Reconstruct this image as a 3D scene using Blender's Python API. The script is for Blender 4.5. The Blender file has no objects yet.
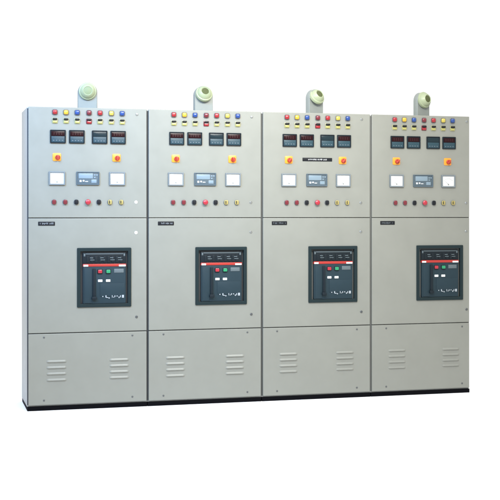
import bpy, bmesh, math, random
from mathutils import Vector, Matrix
random.seed(7)
scene = bpy.context.scene
COL = scene.collection
PI = math.pi
R = math.radians

# ------------------------------------------------------------------ materials
def mat(name, col, rough=0.45, metal=0.0, spec=0.5, emit=None, estr=0.0, bump=0.0, bscale=300.0,
        mottle=0.0, mscale=6.0, coat=0.0, transmission=0.0):
    m = bpy.data.materials.new(name)
    m.use_nodes = True
    nt = m.node_tree
    b = nt.nodes['Principled BSDF']
    b.inputs['Base Color'].default_value = (*col, 1)
    b.inputs['Roughness'].default_value = rough
    b.inputs['Metallic'].default_value = metal
    b.inputs['Specular IOR Level'].default_value = spec
    b.inputs['Coat Weight'].default_value = coat
    b.inputs['Coat Roughness'].default_value = 0.08
    b.inputs['Transmission Weight'].default_value = transmission
    if emit:
        b.inputs['Emission Color'].default_value = (*emit, 1)
        b.inputs['Emission Strength'].default_value = estr
    tc = nt.nodes.new('ShaderNodeTexCoord')
    if mottle > 0:
        n = nt.nodes.new('ShaderNodeTexNoise')
        n.inputs['Scale'].default_value = mscale
        n.inputs['Detail'].default_value = 5
        n.inputs['Roughness'].default_value = 0.65
        info = nt.nodes.new('ShaderNodeObjectInfo')
        add = nt.nodes.new('ShaderNodeVectorMath')
        sc = nt.nodes.new('ShaderNodeVectorMath')
        sc.operation = 'SCALE'
        sc.inputs['Scale'].default_value = 0.37
        nt.links.new(info.outputs['Location'], sc.inputs[0])
        nt.links.new(tc.outputs['Object'], add.inputs[0])
        nt.links.new(sc.outputs[0], add.inputs[1])
        nt.links.new(add.outputs[0], n.inputs['Vector'])
        mix = nt.nodes.new('ShaderNodeMix')
        mix.data_type = 'RGBA'
        mix.inputs['A'].default_value = (*[c * (1 - mottle) for c in col], 1)
        mix.inputs['B'].default_value = (*[min(1, c * (1 + mottle)) for c in col], 1)
        nt.links.new(n.outputs['Fac'], mix.inputs['Factor'])
        nt.links.new(mix.outputs['Result'], b.inputs['Base Color'])
        mr = nt.nodes.new('ShaderNodeMapRange')
        mr.inputs['To Min'].default_value = max(0.05, rough - 0.1)
        mr.inputs['To Max'].default_value = rough + 0.1
        nt.links.new(n.outputs['Fac'], mr.inputs['Value'])
        nt.links.new(mr.outputs['Result'], b.inputs['Roughness'])
    if bump > 0:
        n2 = nt.nodes.new('ShaderNodeTexNoise')
        n2.inputs['Scale'].default_value = bscale
        n2.inputs['Detail'].default_value = 2
        nt.links.new(tc.outputs['Object'], n2.inputs['Vector'])
        bp = nt.nodes.new('ShaderNodeBump')
        bp.inputs['Strength'].default_value = bump
        bp.inputs['Distance'].default_value = 0.001
        nt.links.new(n2.outputs['Fac'], bp.inputs['Height'])
        nt.links.new(bp.outputs['Normal'], b.inputs['Normal'])
    return m

M = dict(
    paint=mat('powder_coat_grey', (0.181, 0.184, 0.158), 0.42, bump=0.12, bscale=420, mottle=0.09, mscale=5),
    body=mat('powder_coat_body', (0.245, 0.255, 0.245), 0.42, bump=0.10, bscale=420, mottle=0.03, mscale=4),
    gap_shade=mat('gap_shade_dark', (0.035, 0.038, 0.042), 0.7),  # shadow in the door gaps and louver slots, put in as dark colour
    plinth=mat('black_enamel', (0.004, 0.004, 0.005), 0.6, spec=0.02, mottle=0.2, mscale=9),
    black=mat('black_plastic', (0.009, 0.010, 0.012), 0.45, spec=0.15),
    housing=mat('meter_plastic', (0.008, 0.013, 0.017), 0.45, spec=0.15),
    keypad=mat('meter_teal', (0.016, 0.040, 0.052), 0.4, spec=0.25),
    glass_red=mat('red_display_glass', (0.012, 0.002, 0.003), 0.22, spec=0.15),
    glass_dark=mat('dark_display_glass', (0.008, 0.017, 0.021), 0.22, spec=0.2),
    segments=mat('red_led', (0.03, 0.003, 0.004), 0.4, emit=(1, 0.06, 0.04), estr=0.02),
    red=mat('red_lens', (0.24, 0.004, 0.008), 0.25, coat=0.4),
    maroon=mat('maroon_lens', (0.11, 0.004, 0.010), 0.25, coat=0.4),
    yellow=mat('yellow_lens', (0.46, 0.27, 0.015), 0.25, coat=0.4),
    lemon=mat('lemon_lens', (0.38, 0.30, 0.045), 0.25, coat=0.4),
    blue=mat('blue_lens', (0.004, 0.035, 0.17), 0.25, coat=0.4),
    olive_lens=mat('pale_lemon_cap', (0.29, 0.27, 0.08), 0.3, coat=0.2),
    cream_lens=mat('cream_lens', (0.25, 0.245, 0.12), 0.3, coat=0.2),
    olive=mat('olive_yellow_cap', (0.27, 0.22, 0.07), 0.35),
    crimson=mat('mushroom_red', (0.30, 0.010, 0.022), 0.3, coat=0.3),
    bezel=mat('bezel_grey', (0.12, 0.125, 0.125), 0.4, metal=0.2),
    orange=mat('orange_plate', (0.66, 0.23, 0.018), 0.35),
    knob=mat('rust_red_knob', (0.30, 0.025, 0.012), 0.35),
    frame=mat('meter_frame_grey', (0.12, 0.14, 0.15), 0.45),
    dial=mat('dial_white', (0.53, 0.54, 0.52), 0.35),
    ink=mat('dial_ink', (0.16, 0.17, 0.16), 0.5),
    relay=mat('relay_housing', (0.062, 0.086, 0.102), 0.42, spec=0.3),
    lcd=mat('lcd_grey_blue', (0.14, 0.19, 0.225), 0.28),
    white=mat('white_print', (0.60, 0.61, 0.60), 0.45),
    pale=mat('pale_print', (0.26, 0.29, 0.31), 0.5),
    dim=mat('dim_print', (0.07, 0.092, 0.10), 0.5),
    flange=mat('breaker_flange', (0.010, 0.019, 0.021), 0.42, spec=0.15, mottle=0.05, mscale=14),
    breaker=mat('breaker_blue_grey', (0.015, 0.029, 0.037), 0.45, spec=0.15, bump=0.08, bscale=500, mottle=0.06, mscale=16),
    breaker_dark=mat('breaker_charcoal', (0.008, 0.012, 0.015), 0.4, spec=0.15),
    stripe=mat('breaker_red_stripe', (0.30, 0.018, 0.012), 0.35),
    green=mat('green_button', (0.012, 0.20, 0.085), 0.35),
    steel=mat('lock_steel', (0.28, 0.29, 0.28), 0.3, metal=0.85),
    lock_glare=mat('lock_steel_glare', (0.9, 0.9, 0.9), 0.35, metal=0.3),  # glare on the first cabinet's locks, painted as a whiter metal
    dark_steel=mat('dark_lock', (0.09, 0.095, 0.095), 0.4, metal=0.5),
    cream=mat('hooter_cream_green', (0.235, 0.27, 0.165), 0.42, mottle=0.05, mscale=18),
    shell=mat('hooter_shell_grey', (0.165, 0.18, 0.165), 0.42, mottle=0.05, mscale=18),
    grille=mat('hooter_grille', (0.055, 0.065, 0.025), 0.7, spec=0.2),
    lit_grille=mat('hooter_pale_grille', (0.15, 0.18, 0.09), 0.6),  # same grille painted paler, as lit on the first hooter
    floor=mat('white_floor', (0.94, 0.94, 0.94), 0.75, spec=0.1, mottle=0.01, mscale=1.5),
)

# ------------------------------------------------------------------ mesh code
def finish(bm, name, ms, smooth=35):
    me = bpy.data.meshes.new(name)
    bmesh.ops.remove_doubles(bm, verts=bm.verts, dist=1e-6)
    bmesh.ops.recalc_face_normals(bm, faces=bm.faces)
    bm.to_mesh(me)
    bm.free()
    for m in (ms if isinstance(ms, (list, tuple)) else [ms]):
        me.materials.append(m)
    for p in me.polygons:
        p.use_smooth = True
    me.set_sharp_from_angle(angle=R(smooth))
    return me

def rr(w, h, r, n=5):
    """rounded-rectangle outline in x, z"""
    r = max(1e-4, min(r, w / 2 - 1e-4, h / 2 - 1e-4))
    pts = []
    for cx, cz, a0 in ((w/2-r, h/2-r, 0), (-w/2+r, h/2-r, 90), (-w/2+r, -h/2+r, 180), (w/2-r, -h/2+r, 270)):
        for i in range(n + 1):
            a = R(a0 + 90 * i / n)
            pts.append((cx + r * math.cos(a), cz + r * math.sin(a)))
    return pts

def loop(bm, pts, y, ox=0, oz=0):
    return [bm.verts.new((x + ox, y, z + oz)) for x, z in pts]

def bridge(bm, a, b, mi=0):
    n = len(a)
    for i in range(n):
        f = bm.faces.new((a[i], a[(i+1) % n], b[(i+1) % n], b[i]))
        f.material_index = mi

def pad(bm, w, h, d, r=0.003, b=0.002, y0=0.0, ox=0, oz=0, mi=0, n=5):
    """raised rounded plate: back at y0, front at y0-d, bevelled front edge"""
    r = max(r, b * 1.2)
    A = loop(bm, rr(w, h, r, n), y0, ox, oz)
    B = loop(bm, rr(w, h, r, n), y0 - d + b, ox, oz)
    Cc = loop(bm, rr(w - b*0.6, h - b*0.6, r - b*0.3, n), y0 - d + b*0.3, ox, oz)
    D = loop(bm, rr(w - 2*b, h - 2*b, r - b, n), y0 - d, ox, oz)
    for p, q in ((A, B), (B, Cc), (Cc, D)):
        bridge(bm, p, q, mi)
    f = bm.faces.new(D); f.material_index = mi
    f = bm.faces.new(A[::-1]); f.material_index = mi

def ring(bm, w, h, t, d, r=0.003, b=0.002, y0=0.0, depth=None, ox=0, oz=0, mi=0):
    """rounded frame of width t, front at y0-d, inner wall going back to y0+depth"""
    if depth is None: depth = 0
    L = [loop(bm, rr(w, h, r), y0, ox, oz),
         loop(bm, rr(w, h, r), y0 - d + b, ox, oz),
         loop(bm, rr(w-2*b, h-2*b, r-b if r > b else 0.0005), y0 - d, ox, oz),
         loop(bm, rr(w-2*t+2*b, h-2*t+2*b, max(0.0008, r-t)), y0 - d, ox, oz),
         loop(bm, rr(w-2*t, h-2*t, max(0.0008, r-t)), y0 - d + b, ox, oz),
         loop(bm, rr(w-2*t, h-2*t, max(0.0008, r-t)), y0 + depth, ox, oz)]
    for p, q in zip(L, L[1:]):
        bridge(bm, p, q, mi)

def lathe(bm, prof, n=28, ox=0, oz=0, mi=0):
    """profile (radius, y) turned about the y axis"""
    prev = None
    for r, y in prof:
        if r < 1e-6:
            cur = [bm.verts.new((ox, y, oz))]
        else:
            cur = [bm.verts.new((ox + r*math.cos(2*PI*i/n), y, oz + r*math.sin(2*PI*i/n))) for i in range(n)]
        if prev:
            if len(cur) == 1 and len(prev) > 1:
                for i in range(n):
                    f = bm.faces.new((prev[i], prev[(i+1) % n], cur[0])); f.material_index = mi
            elif len(prev) == 1 and len(cur) > 1:
                for i in range(n):
                    f = bm.faces.new((cur[i], cur[(i+1) % n], prev[0])); f.material_index = mi
            else:
                bridge(bm, prev, cur, mi)
        prev = cur

def box(bm, x0, x1, y0, y1, z0, z1, b=0.0):
    g = bmesh.ops.create_cube(bm, size=1)
    for v in g['verts']:
        v.co = Vector((x0 if v.co.x < 0 else x1, y0 if v.co.y < 0 else y1, z0 if v.co.z < 0 else z1))
    if b:
        es = list({e for v in g['verts'] for e in v.link_edges})
        bmesh.ops.bevel(bm, geom=es, offset=b, segments=3, profile=0.5, affect='EDGES')

def link(name, me, parent=None, loc=(0, 0, 0), rot=(0, 0, 0)):
    o = bpy.data.objects.new(name, me)
    COL.objects.link(o)
    if parent: o.parent = parent
    o.location = loc
    o.rotation_euler = rot
    return o

def kids(o):
    return [c for c in bpy.data.objects if c.parent == o]

def copy_tree(o, parent=None):
    c = o.copy()
    COL.objects.link(c)
    if parent: c.parent = parent
    for ch in kids(o):
        copy_tree(ch, c)
    return c

# ------------------------------------------------------------------ sizes (metres)
DEPTH = 0.52
H = 2.30
def P(x, z, y=0.0):
    """point on a cabinet's front: x from its left edge, z above the floor, in the cabinet's own frame"""
    return (x - 0.46, y - DEPTH / 2, z)

# ------------------------------------------------------------------ cabinet shell meshes for a width
def body_mesh(W):
    bm = bmesh.new()
    box(bm, 0 - 0.46, W - 0.46, 0.022 - DEPTH/2, DEPTH/2, 0.032, H - 0.004, 0.002)
    return finish(bm, 'body', M['body'])

def gap_shade_mesh(W):
    bm = bmesh.new()
    box(bm, 0.0005 - 0.46, W - 0.0005 - 0.46, 0.0185 - DEPTH/2, 0.0215 - DEPTH/2, 0.045, H - 0.012)  # dark sheet behind the doors, added to deepen the gap shadow
    return finish(bm, 'gap_shade', M['gap_shade'])

def plinth_mesh(W):
    bm = bmesh.new()
    box(bm, 0.002 - 0.46, W - 0.002 - 0.46, 0.006 - DEPTH/2, DEPTH/2 - 0.01, 0.0, 0.0315, 0.0015)
    return finish(bm, 'plinth', M['plinth'])

def door_mesh(W, z0, z1, hole=None):
    """folded sheet door, 18 mm thick, soft folded edges; hole = x0, x1, z0, z1"""
    x0, x1 = 0.009, W - 0.006
    bm = bmesh.new()
    w, h = x1 - x0, z1 - z0
    cx, cz = (x0 + x1)/2, (z0 + z1)/2
    b = 0.004
    Ls = [loop(bm, rr(w, h, 0.004, 3), 0.018), loop(bm, rr(w, h, 0.004, 3), b),
          loop(bm, rr(w - b*0.6, h - b*0.6, 0.0035, 3), b*0.3), loop(bm, rr(w - 2*b, h - 2*b, 0.003, 3), 0.0)]
    for p, q in zip(Ls, Ls[1:]):
        bridge(bm, p, q)
    if hole:
        hw, hh = hole[1]-hole[0], hole[3]-hole[2]
        hx, hz = (hole[0]+hole[1])/2 - cx, (hole[2]+hole[3])/2 - cz
        I1 = loop(bm, rr(hw, hh, 0.004, 3), 0.0, hx, hz)
        I2 = loop(bm, rr(hw, hh, 0.004, 3), 0.018, hx, hz)
        bridge(bm, Ls[-1], I1); bridge(bm, I1, I2); bridge(bm, I2, Ls[0])
    else:
        bm.faces.new(Ls[-1]); bm.faces.new(Ls[0][::-1])
    for v in bm.verts:
        v.co += Vector((cx - 0.46, -DEPTH/2, cz))
    return finish(bm, 'door', M['paint'], 8)

def hole_at(dx):
    return (0.383 + dx, 0.783 + dx, 0.783, 1.220)

# ------------------------------------------------------------------ instrument meshes (front faces -y, origin on the door)
def lamp_meshes():
    bm = bmesh.new()
    ring(bm, 0.044, 0.044, 0.005, 0.006, 0.013, 0.0015)
    bez = finish(bm, 'indicator_lamp', M['bezel'])
    out = {}
    for k in ('red', 'yellow', 'blue', 'maroon', 'lemon'):
        bm = bmesh.new()
        L = []
        for s, y in ((1, 0), (1, -0.008), (0.95, -0.012), (0.82, -0.0155), (0.55, -0.018), (0.2, -0.0188)):
            L.append(loop(bm, rr(0.0345*s, 0.0345*s, 0.010*s), y))
        for p, q in zip(L, L[1:]): bridge(bm, p, q)
        bm.faces.new(L[-1]); bm.faces.new(L[0][::-1])
        out[k] = finish(bm, 'lens', M[k], 60)
    return bez, out

def test_button_meshes():
    bm = bmesh.new()
    pad(bm, 0.043, 0.043, 0.005, 0.006, 0.0015)
    base = {k: finish(bm.copy(), 'legend_button', M[k]) for k in ('cream_lens', 'maroon')}
    bm.free()
    bm = bmesh.new()                                   # dark hooded upper half
    pad(bm, 0.034, 0.0145, 0.015, 0.004, 0.002, -0.004, 0, 0.0115)
    hood = finish(bm, 'hood', M['black'])
    bm = bmesh.new()
    pad(bm, 0.032, 0.018, 0.008, 0.005, 0.002, -0.004, 0, -0.008)
    cap = {'cream_lens': finish(bm.copy(), 'cap', M['olive_lens']), 'maroon': finish(bm.copy(), 'cap', M['red'])}
    bm.free()
    return base, hood, cap

def meter_meshes():
    bm = bmesh.new()
    ring(bm, 0.118, 0.101, 0.006, 0.012, 0.004, 0.002)
    pad(bm, 0.107, 0.090, 0.007, 0.002, 0.001)
    hous = finish(bm, 'panel_meter', M['housing'])
    def win(m):
        bm = bmesh.new()
        pad(bm, 0.100, 0.036, 0.003, 0.002, 0.001, -0.0072, 0, 0.0225)
        return finish(bm, 'display_window', m)
    wins = (win(M['glass_red']), win(M['glass_dark']))
    bm = bmesh.new()
    pad(bm, 0.100, 0.045, 0.0025, 0.002, 0.001, -0.0072, 0, -0.0205)
    key = finish(bm, 'keypad', M['keypad'])
    bm = bmesh.new()
    for i in range(4):
        pad(bm, 0.013, 0.008, 0.0015, 0.003, 0.0006, -0.0098, -0.033 + 0.022*i, -0.030)
    keys = finish(bm, 'keys', M['relay'])
    bm = bmesh.new()
    for i in range(4):                                 # unlit-looking digit strokes
        x = -0.030 + 0.019*i
        for dz in (-0.007, 0.0, 0.007):
            pad(bm, 0.008, 0.0022, 0.0006, 0.0008, 0.0003, -0.0103, x, 0.0225 + dz)
    dig = finish(bm, 'digits', M['segments'])
    return hous, wins, key, keys, dig

def dial_meshes():
    bm = bmesh.new()
    ring(bm, 0.123, 0.103, 0.010, 0.014, 0.003, 0.002)
    fr = finish(bm, 'analogue_meter', M['frame'])
    bm = bmesh.new()
    pad(bm, 0.1045, 0.0845, 0.007, 0.002, 0.001)
    face = finish(bm, 'dial', M['dial'])
    bm = bmesh.new()
    n = 22
    for i in range(n):
        a0, a1 = R(145 - 110*i/n), R(145 - 110*(i+1)/n)
        for r0, r1 in ((0.0455, 0.0468),):
            vs = [bm.verts.new((r*math.cos(a), -0.0076, -0.026 + r*math.sin(a))) for r, a in ((r0, a0), (r1, a0), (r1, a1), (r0, a1))]
            bm.faces.new(vs)
        if i % 4 == 0:
            r0, r1, da = 0.0468, 0.0515, 0.012
            vs = [bm.verts.new((r*math.cos(a), -0.0076, -0.026 + r*math.sin(a))) for r, a in ((r0, a0-da), (r1, a0-da), (r1, a0+da), (r0, a0+da))]
            bm.faces.new(vs)
    sc = finish(bm, 'scale', M['ink'])
    bm = bmesh.new()
    a = R(140); nx, nz = -math.sin(a)*0.0005, math.cos(a)*0.0005
    pts = [(0, -0.026), (0.044*math.cos(a), -0.026 + 0.044*math.sin(a))]
    vs = [bm.verts.new((pts[0][0]-nx*2, -0.0095, pts[0][1]-nz*2)), bm.verts.new((pts[1][0]-nx, -0.0095, pts[1][1]-nz)),
          bm.verts.new((pts[1][0]+nx, -0.0095, pts[1][1]+nz)), bm.verts.new((pts[0][0]+nx*2, -0.0095, pts[0][1]+nz*2))]
    bm.faces.new(vs)
    lathe(bm, [(0.005, -0.007), (0.005, -0.010), (0.0, -0.011)], 14, 0, -0.027)
    nd = finish(bm, 'needle', M['ink'])
    return fr, face, sc, nd

def relay_meshes():
    bm = bmesh.new()
    ring(bm, 0.175, 0.101, 0.008, 0.014, 0.004, 0.002)
    pad(bm, 0.161, 0.087, 0.008, 0.003, 0.001)
    hous = finish(bm, 'protection_relay', M['relay'])
    bm = bmesh.new()
    pad(bm, 0.108, 0.040, 0.003, 0.003, 0.001, -0.0082, -0.016, 0.018)
    lcd = finish(bm, 'screen', M['lcd'])
    bm = bmesh.new()
    for i in range(3):
        pad(bm, 0.012, 0.012, 0.003, 0.005, 0.001, -0.0082, 0.052 + (i % 2)*0.017, 0.024 - 0.018*(i // 2))
    pad(bm, 0.040, 0.026, 0.0015, 0.003, 0.0005, -0.0082, 0.046, -0.022)
    kp = finish(bm, 'keypad', M['lcd'])
    bm = bmesh.new()
    pad(bm, 0.015, 0.014, 0.002, 0.002, 0.0005, -0.0082, -0.056, -0.021)
    pad(bm, 0.013, 0.011, 0.002, 0.002, 0.0005, -0.0082, -0.033, -0.019)
    pad(bm, 0.022, 0.005, 0.0015, 0.001, 0.0004, -0.0082, -0.010, -0.024)
    mk = finish(bm, 'lettering', M['white'])
    return hous, lcd, kp, mk

def push_meshes():
    bm = bmesh.new()
    lathe(bm, [(0.0205, 0), (0.0205, -0.003), (0.019, -0.006), (0.0155, -0.006), (0.0155, -0.001)], 24)
    bez = finish(bm, 'push_button', M['bezel'])
    caps = {}
    for k in ('maroon', 'black', 'olive'):
        bm = bmesh.new()
        pad(bm, 0.029, 0.036, 0.013, 0.009, 0.003, -0.001)
        if k == 'olive':
            pad(bm, 0.006, 0.024, 0.004, 0.002, 0.001, -0.0125, -0.004, 0.001, 1)
        caps[k] = finish(bm, 'cap', [M[k], M['black']], 50)
    bm = bmesh.new()
    lathe(bm, [(0.013, -0.001), (0.013, -0.010), (0.0195, -0.014), (0.021, -0.018), (0.019, -0.022), (0.011, -0.0255), (0, -0.0275)], 28)
    caps['mushroom'] = finish(bm, 'mushroom_head', M['crimson'], 50)
    return bez, caps

def selector_meshes():
    bm = bmesh.new()
    pad(bm, 0.064, 0.060, 0.005, 0.010, 0.0015)
    pl = finish(bm, 'selector_switch', M['orange'])
    bm = bmesh.new()
    lathe(bm, [(0.019, -0.004), (0.019, -0.014), (0.016, -0.017), (0, -0.017)], 24)
    pad(bm, 0.012, 0.038, 0.016, 0.005, 0.002, -0.015)
    kn = finish(bm, 'knob', M['knob'])
    return pl, kn

def plate_mesh(w, h):
    bm = bmesh.new()
    pad(bm, w, h, 0.003, 0.003, 0.0008)
    return finish(bm, 'nameplate', M['black'])

def marks_mesh(w, h, n, m, seed, y=-0.0034):
    """strokes too small to read in the photograph"""
    rnd = random.Random(seed)
    bm = bmesh.new()
    x = -w/2
    step = w / n
    for i in range(n):
        sw = step * rnd.uniform(0.45, 0.7)
        if rnd.random() < 0.16:
            x += step; continue
        hh = h * rnd.uniform(0.75, 1.0)
        pad(bm, sw*0.55, hh*rnd.uniform(0.5, 0.9), 0.0005, 0.0004, 0.0002, y, x + step/2, hh*rnd.uniform(-0.12, 0.12))
        x += step
    return finish(bm, 'lettering', m)

def lock_mesh(m, r=0.0085):
    bm = bmesh.new()
    lathe(bm, [(r*1.25, 0), (r*1.25, -0.002), (r, -0.004), (r*0.55, -0.0045), (r*0.5, -0.003), (0, -0.003)], 18)
    return finish(bm, 'lock', m)

def screw_mesh():
    bm = bmesh.new()
    lathe(bm, [(0.0075, 0), (0.007, -0.002), (0.004, -0.0035), (0, -0.004)], 14)
    return finish(bm, 'screw', M['dark_steel'])

def louver_mesh(w=0.150):
    """pressed hood: rises out of the sheet, underside coloured dark like a shaded slot"""
    bm = bmesh.new()
    nx, nt = 24, 7
    g = []
    for i in range(nx + 1):
        t = i / nx
        x = -w/2 + w*t
        e = min(1.0, min(t, 1 - t) / 0.10)
        e = math.sin(e*PI/2) if e < 1 else 1
        row = []
        for j in range(nt + 1):
            s = j / nt
            z = 0.008 - 0.016*s
            y = -0.0065*e*math.sin(s*PI/2)**1.3
            row.append(bm.verts.new((x, y - 0.0003, z)))
        row.append(bm.verts.new((x, -0.0003, -0.0085)))
        g.append(row)
    for i in range(nx):
        for j in range(nt + 1):
            f = bm.faces.new((g[i][j], g[i+1][j], g[i+1][j+1], g[i][j+1]))
            f.material_index = 1 if j == nt else 0  # underside takes the slot's shade as colour
    return finish(bm, 'louver', [M['paint'], M['gap_shade']], 40)

# ------------------------------------------------------------------ breaker and hooter
BX, BZ = 0.582, 1.003                      # breaker centre on the front of the cabinet
def make_breaker(parent):
    bm = bmesh.new()
    ring(bm, 0.416, 0.454, 0.026, 0.010, 0.006, 0.003, 0.0, 0.050)
    fl = link('circuit_breaker', finish(bm, 'circuit_breaker', M['flange']), parent, P(BX, BZ))
    bm = bmesh.new()                        # dark well behind the flange
    box(bm, -0.198, 0.198, 0.046, 0.052, -0.217, 0.217)
    link('recess', finish(bm, 'recess', M['black']), fl)
    cx = 0.002
    bm = bmesh.new()
    pad(bm, 0.328, 0.290, 0.050, 0.006, 0.004, 0.045, cx, -0.055)
    pad(bm, 0.058, 0.268, 0.003, 0.004, 0.001, -0.0049, cx - 0.125, -0.060)         # left moulding
    pad(bm, 0.190, 0.100, 0.003, 0.004, 0.001, -0.0049, cx + 0.060, -0.095)         # cover over the trip unit
    link('front_cover', finish(bm, 'front_cover', M['breaker']), fl)
    bm = bmesh.new()
    pad(bm, 0.334, 0.096, 0.044, 0.006, 0.004, 0.045, cx, 0.143)
    for i in range(9):
        pad(bm, 0.020, 0.052, 0.004, 0.002, 0.0012, 0.0012, cx - 0.128 + 0.032*i, 0.138)
    link('arc_chute_cover', finish(bm, 'arc_chute_cover', M['breaker_dark']), fl)
    bm = bmesh.new()                        # thin moulded outline along the top cover
    pad(bm, 0.290, 0.006, 0.002, 0.002, 0.0006, 0.0012, cx, 0.180)
    pad(bm, 0.012, 0.020, 0.002, 0.002, 0.0006, 0.0012, cx - 0.153, 0.172)
    pad(bm, 0.012, 0.020, 0.002, 0.002, 0.0006, 0.0012, cx + 0.153, 0.172)
    for k in (-0.10, -0.02, 0.055, 0.115):
        pad(bm, 0.026, 0.006, 0.001, 0.001, 0.0004, -0.0030, cx + k, 0.150)
        pad(bm, 0.034, 0.005, 0.001, 0.001, 0.0004, -0.0030, cx + k + 0.006, 0.134)
    link('cover_marking', finish(bm, 'cover_marking', M['dim']), fl)
    bm = bmesh.new()
    pad(bm, 0.332, 0.020, 0.053, 0.003, 0.002, 0.045, cx, 0.094)
    st = link('stripe', finish(bm, 'stripe', M['stripe']), fl)
    for x, w, z in ((-0.144, 0.036, 0.091), (0.136, 0.052, 0.090)):
        bm = bmesh.new()
        pad(bm, w, 0.013, 0.001, 0.002, 0.0004)
        link('stripe_label', finish(bm, 'stripe_label', M['white']), fl, (cx + x, -0.0080, z))
    bm = bmesh.new()
    box(bm, -0.010, 0.010, -0.015, 0.0, -0.115, 0.110, 0.004)
    box(bm, -0.018, 0.018, -0.024, -0.002, -0.128, -0.105, 0.004)
    link('charging_handle', finish(bm, 'charging_handle', M['housing']), fl, (cx - 0.081, -0.004, -0.040))
    for x, k in ((-0.034, 'crimson'), (0.030, 'green')):
        bm = bmesh.new()
        pad(bm, 0.040, 0.034, 0.004, 0.004, 0.001)
        s = link('push_button', finish(bm, 'push_button', M['breaker_dark']), fl, (x, -0.005, 0.046))
        s['label'] = 'red push button' if k == 'crimson' else 'green push button'
        s.data.materials.append(M[k])
        bm = bmesh.new(); bm.from_mesh(s.data)
        pad(bm, 0.031, 0.025, 0.008, 0.005, 0.002, -0.004, 0, 0, 1)
        bm.to_mesh(s.data); bm.free()
    bm = bmesh.new()
    pad(bm, 0.074, 0.030, 0.002, 0.003, 0.0006, -0.005, cx + 0.110, 0.050)
    link('rating_label', finish(bm, 'rating_label', M['dim']), fl)
    for x in (-0.032, 0.029):
        bm = bmesh.new()
        pad(bm, 0.034, 0.018, 0.003, 0.003, 0.001)
        link('status_flag', finish(bm, 'status_flag', M['white']), fl, (x, -0.0055, -0.025))
    bm = bmesh.new()                        # small pale print along the bottom
    for x, z, w, h in ((-0.012, -0.146, 0.008, 0.008), (0.012, -0.146, 0.008, 0.018), (0.022, -0.154, 0.014, 0.006),
                       (0.036, -0.158, 0.009, 0.009), (0.060, -0.146, 0.005, 0.018), (0.072, -0.152, 0.010, 0.005), (0.081, -0.145, 0.007, 0.012),
                       (0.098, -0.144, 0.010, 0.007), (0.113, -0.154, 0.008, 0.012), (0.124, -0.147, 0.006, 0.016), (0.143, -0.147, 0.016, 0.022)):
        pad(bm, w, h, 0.0012, 0.002, 0.0004, -0.0081, x, z)
    link('lettering', finish(bm, 'lettering', M['pale']), fl)
    return fl

def make_hooter(parent, x):
    bm = bmesh.new()                        # tombstone-shaped housing
    out = [(-0.075, 0.0), (0.075, 0.0)]
    for i in range(25):
        a = PI * i / 24
        out.append((0.075*math.cos(a), 0.128 + 0.074*math.sin(a)))
    A = loop(bm, out, 0.010); B = loop(bm, out, -0.028)
    inn = [(px*0.95, 0.004 + (pz)*0.965) for px, pz in out]
    Cc = loop(bm, inn, -0.034)
    bridge(bm, A, B); bridge(bm, B, Cc); bm.faces.new(Cc); bm.faces.new(A[::-1])
    h = link('hooter', finish(bm, 'hooter', M['shell'], 40), parent, P(x, H - 0.004, 0.10))
    bm = bmesh.new()
    box(bm, -0.085, 0.085, -0.045, 0.045, 0.0, 0.008, 0.002)
    link('base_plate', finish(bm, 'base_plate', M['shell']), h)
    bm = bmesh.new()
    lathe(bm, [(0.0, -0.030), (0.068, -0.031), (0.068, -0.046), (0.065, -0.052), (0.058, -0.055), (0.056, -0.060), (0.049, -0.072), (0.037, -0.084), (0.034, -0.086),
               (0.031, -0.082), (0.0, -0.078)], 40, 0, 0.136)
    link('cover', finish(bm, 'cover', M['cream'], 30), h)
    bm = bmesh.new()
    lathe(bm, [(0.0, -0.077), (0.030, -0.079), (0.029, -0.0825), (0.015, -0.085), (0.0, -0.0855)], 24, 0, 0.136)
    link('grille', finish(bm, 'grille', M['grille']), h)
    return h

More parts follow.
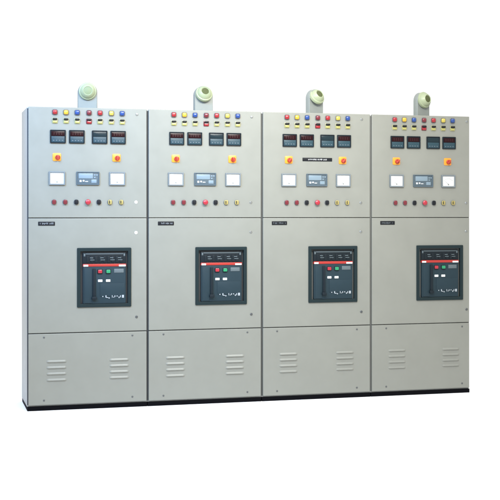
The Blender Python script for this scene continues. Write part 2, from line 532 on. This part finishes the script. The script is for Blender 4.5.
# ------------------------------------------------------------------ first cabinet
def make_cabinet():
    W = 0.92
    root = bpy.data.objects.new('switchgear_cabinet', None)
    COL.objects.link(root)
    root.empty_display_size = 0.2
    link('body', body_mesh(W), root)
    link('gap_shade', gap_shade_mesh(W), root)
    link('plinth', plinth_mesh(W), root)
    ud = link('control_door', door_mesh(W, 1.461, H), root)
    md = link('breaker_door', door_mesh(W, 0.588, 1.456, hole_at(0)), root)
    vp = link('vent_panel', door_mesh(W, 0.043, 0.582), root)
    lm_w, lm_g, lm_d = lock_mesh(M['lock_glare'], 0.0095), lock_mesh(M['steel']), lock_mesh(M['dark_steel'])
    link('lock', lm_g, ud, P(0.835, 2.257)); link('lock', lm_w, ud, P(0.828, 1.580))
    link('lock', lm_w, md, P(0.828, 1.345)); link('lock', lm_d, md, P(0.832, 0.695))
    sm = screw_mesh()
    for x, z in ((0.125, 0.555), (0.800, 0.553), (0.125, 0.078), (0.800, 0.080)):
        link('screw', sm, vp, P(x, z))
    lv = louver_mesh()
    for x, zs in ((0.219, (0.374, 0.328, 0.281, 0.234)), (0.697, (0.372, 0.327, 0.281, 0.236))):
        for z in zs:
            link('louver', lv, vp, P(x, z))
    bez, lens = lamp_meshes()
    xs = (0.206, 0.290, 0.375, 0.465, 0.549, 0.636, 0.720)
    for x, k in zip(xs, ('red', 'yellow', 'blue', 'maroon', 'red', 'lemon', 'blue')):
        o = link('indicator_lamp', bez, root, P(x, 2.261))
        o['label'] = {'red': 'red', 'yellow': 'amber yellow', 'lemon': 'lemon yellow', 'blue': 'blue', 'maroon': 'dark maroon'}[k] + ' indicator lamp'
        link('lens', lens[k], o)
    base, hood, cap = test_button_meshes()
    for i, x in enumerate(xs):
        k = 'maroon' if i == 3 else 'cream_lens'
        o = link('legend_button', base[k], root, P(x, 2.197))
        o['label'] = 'dark red button' if i == 3 else 'cream button with black upper half'
        link('hood', hood, o); link('cap', cap[k], o)
    hous, wins, key, keys, dig = meter_meshes()
    for i, x in enumerate((0.229, 0.372, 0.546, 0.688)):
        o = link('panel_meter', hous, root, P(x, 2.0765))
        link('display_window', wins[1 if i == 2 else 0], o)
        link('keypad', key, o); link('keys', keys, o)
        if i != 2: link('digits', dig, o)
    pl, kn = selector_meshes()
    for x in (0.221, 0.676):
        o = link('selector_switch', pl, root, P(x, 1.921))
        link('knob', kn, o, (0.006, 0, -0.003))
    fr, face, sc, nd = dial_meshes()
    for x in (0.222, 0.681):
        o = link('analogue_meter', fr, root, P(x, 1.760))
        link('dial', face, o); link('scale', sc, o); link('needle', nd, o)
    rh, lcd, kp, mk = relay_meshes()
    o = link('protection_relay', rh, root, P(0.456, 1.761))
    link('screen', lcd, o); link('keypad', kp, o); link('lettering', mk, o)
    pb, caps = push_meshes()
    for x, k in zip((0.200, 0.284, 0.368, 0.456, 0.540, 0.625, 0.712), ('maroon', 'maroon', 'black', 'mushroom', 'black', 'olive', 'olive')):
        o = link('push_button', pb, root, P(x, 1.580))
        o['label'] = {'maroon': 'dark red push button', 'black': 'black push button', 'mushroom': 'bright red mushroom push button', 'olive': 'yellow push button with dark slot'}[k]
        link('mushroom_head' if k == 'mushroom' else 'cap', caps[k], o)
    o = link('nameplate', plate_mesh(0.126, 0.030), root, P(0.144, 1.416))
    link('lettering', marks_mesh(0.104, 0.016, 7, M['pale'], 3), o)
    make_breaker(root)
    make_hooter(root, 0.456)
    return root

c1 = make_cabinet()
cabs = [c1] + [copy_tree(c1) for _ in range(3)]
X0 = (0.0, 0.9185, 1.8385, 2.7600)
WID = (0.917, 0.918, 0.920, 0.880)
DX = (0.0, 0.004, 0.012, 0.024)            # how far each breaker sits to the right of the first one's place
HOOT = ((0.466, -5, 0, 0), (0.460, 3, 26, 0), (0.464, 22, 30, 0), (0.478, 24, 10, 0))   # x, yaw, tilt up, roll
GAP_SHADES = [M['gap_shade'], M['gap_shade'], mat('gap_shade_mid', (0.075, 0.080, 0.078), 0.7), mat('gap_shade_pale', (0.11, 0.115, 0.11), 0.7)]  # gap shadow painted lighter towards the right end
LAB = (
    'pale grey cabinet at the left end of the row, its bare side panel showing',
    'pale grey cabinet between the left end cabinet and the one with a long nameplate',
    'pale grey cabinet with a long black nameplate between its two orange switches',
    'narrowest grey cabinet, at the right end of the row',
)
for i, c in enumerate(cabs):
    c.location = (X0[i] + 0.46, DEPTH/2, 0)
    c['label'] = LAB[i]
    c['category'] = 'electrical cabinet'
    c['group'] = 'switchgear cabinets standing in a row'
    for k in kids(c):
        n = k.name.split('.')[0]
        if n == 'body': k.data = body_mesh(WID[i])
        elif n == 'gap_shade':
            k.data = gap_shade_mesh(WID[i])
            k.data.materials[0] = GAP_SHADES[i]
        elif n == 'plinth': k.data = plinth_mesh(WID[i])
        elif n == 'control_door':
            k.data = door_mesh(WID[i], 1.461, H)
        elif n == 'breaker_door':
            k.data = door_mesh(WID[i], 0.588, 1.456, hole_at(DX[i]))
        elif n == 'vent_panel':
            k.data = door_mesh(WID[i], 0.043, 0.582)
        elif n == 'circuit_breaker':
            k.location = P(BX + DX[i], BZ)
        elif n == 'hooter':
            x, yaw, tilt, roll = HOOT[i]
            k.location = P(x, H - 0.004, 0.10)
            k.rotation_euler = (0, 0, R(yaw))
            for s in kids(k):
                if s.name.split('.')[0] in ('cover', 'grille') and tilt:
                    piv = Vector((0, -0.030, 0.136))
                    m = Matrix.Translation(piv) @ Matrix.Rotation(R(roll), 4, 'Y') @ Matrix.Rotation(R(-tilt), 4, 'X') @ Matrix.Translation(-piv)
                    s.matrix_basis = m
                if i == 0 and s.name.startswith('grille'):
                    s.data = s.data.copy()
                    s.data.materials[0] = M['lit_grille']
        elif n == 'nameplate':
            for s in kids(k):
                s.data = marks_mesh(0.104, 0.016, (13, 15, 16, 16)[i], M[('pale', 'pale', 'frame', 'frame')[i]], 3 + i)
        if n in ('control_door', 'breaker_door'):
            for s in kids(k):
                if s.name.split('.')[0] == 'lock':
                    s.location.x += (0, 0.0, 0.006, 0.016)[i]
                    if i > 0 and s.data.materials[0] == M['lock_glare']:
                        s.data = lock_mesh(M['steel'])
        if n == 'selector_switch':
            for s in kids(k):
                s.rotation_euler = (0, R(((0, 8), (0, -6), (35, 40), (50, 38))[i][0 if k.location.x < 0 else 1]), 0)
        if n == 'push_button':
            k.location.x += (0, 0, 0.003, 0.012)[i]
        if n == 'vent_panel':
            for s in kids(k):
                s.location.x += (0, 0, 0.0, 0.008)[i]

o = link('nameplate', plate_mesh(0.250, 0.028), cabs[2], P(0.462, 1.926))
o['label'] = 'long black nameplate with a pale printed middle'
link('lettering', marks_mesh(0.160, 0.015, 26, M['white'], 21), o)

# ------------------------------------------------------------------ floor
bm = bmesh.new()
S = 60
vs = [bm.verts.new(p) for p in ((-S, -S, 0), (S, -S, 0), (S, S, 0), (-S, S, 0))]
bm.faces.new(vs)
fl = link('floor', finish(bm, 'floor', M['floor']))
fl['kind'] = 'structure'

# ------------------------------------------------------------------ light
w = bpy.data.worlds.new('World')
scene.world = w
w.use_nodes = True
bg = w.node_tree.nodes['Background']
bg.inputs['Color'].default_value = (1, 1, 1, 1)
bg.inputs['Strength'].default_value = 1.13

def area(name, loc, target, sx, sy, power, col, spread=180):
    l = bpy.data.lights.new(name, 'AREA')
    l.shape = 'RECTANGLE'
    l.size, l.size_y = sx, sy
    l.energy = power
    l.color = col
    l.spread = R(spread)
    o = bpy.data.objects.new(name, l)
    COL.objects.link(o)
    o.location = loc
    o.rotation_euler = (Vector(target) - Vector(loc)).to_track_quat('-Z', 'Y').to_euler()
    return o
area('floor_fill', (1.4, -1.5, 5.2), (1.4, -0.7, 0), 8.0, 2.2, 120, (1.0, 0.99, 0.96))  # added fill from above that washes the floor white
area('front_softbox', (1.75, -2.3, 3.45), (1.75, 0, 1.6), 2.2, 0.5, 72, (1.0, 0.985, 0.93), 110)
area('cool_fill', (-1.3, -2.4, 3.6), (0.3, 0, 2.1), 1.6, 1.6, 56, (0.30, 0.56, 1.0), 70)  # added bluish lamp that cools the upper left, its source unseen

# ------------------------------------------------------------------ camera
cd = bpy.data.cameras.new('camera')
cam = bpy.data.objects.new('camera', cd)
COL.objects.link(cam)
cam.location = (-0.7576, -9.166, 1.4965)
cam.rotation_euler = (R(90), 0, -math.atan2(0.9567, 3.5115))
cd.sensor_width = 36
cd.lens = 1200 / 500 * 36
cd.shift_y = -37 / 500
cd.clip_end = 300
scene.camera = cam

scene.view_settings.view_transform = 'Standard'
scene.view_settings.look = 'None'
scene.view_settings.exposure = 0
scene.view_settings.gamma = 1
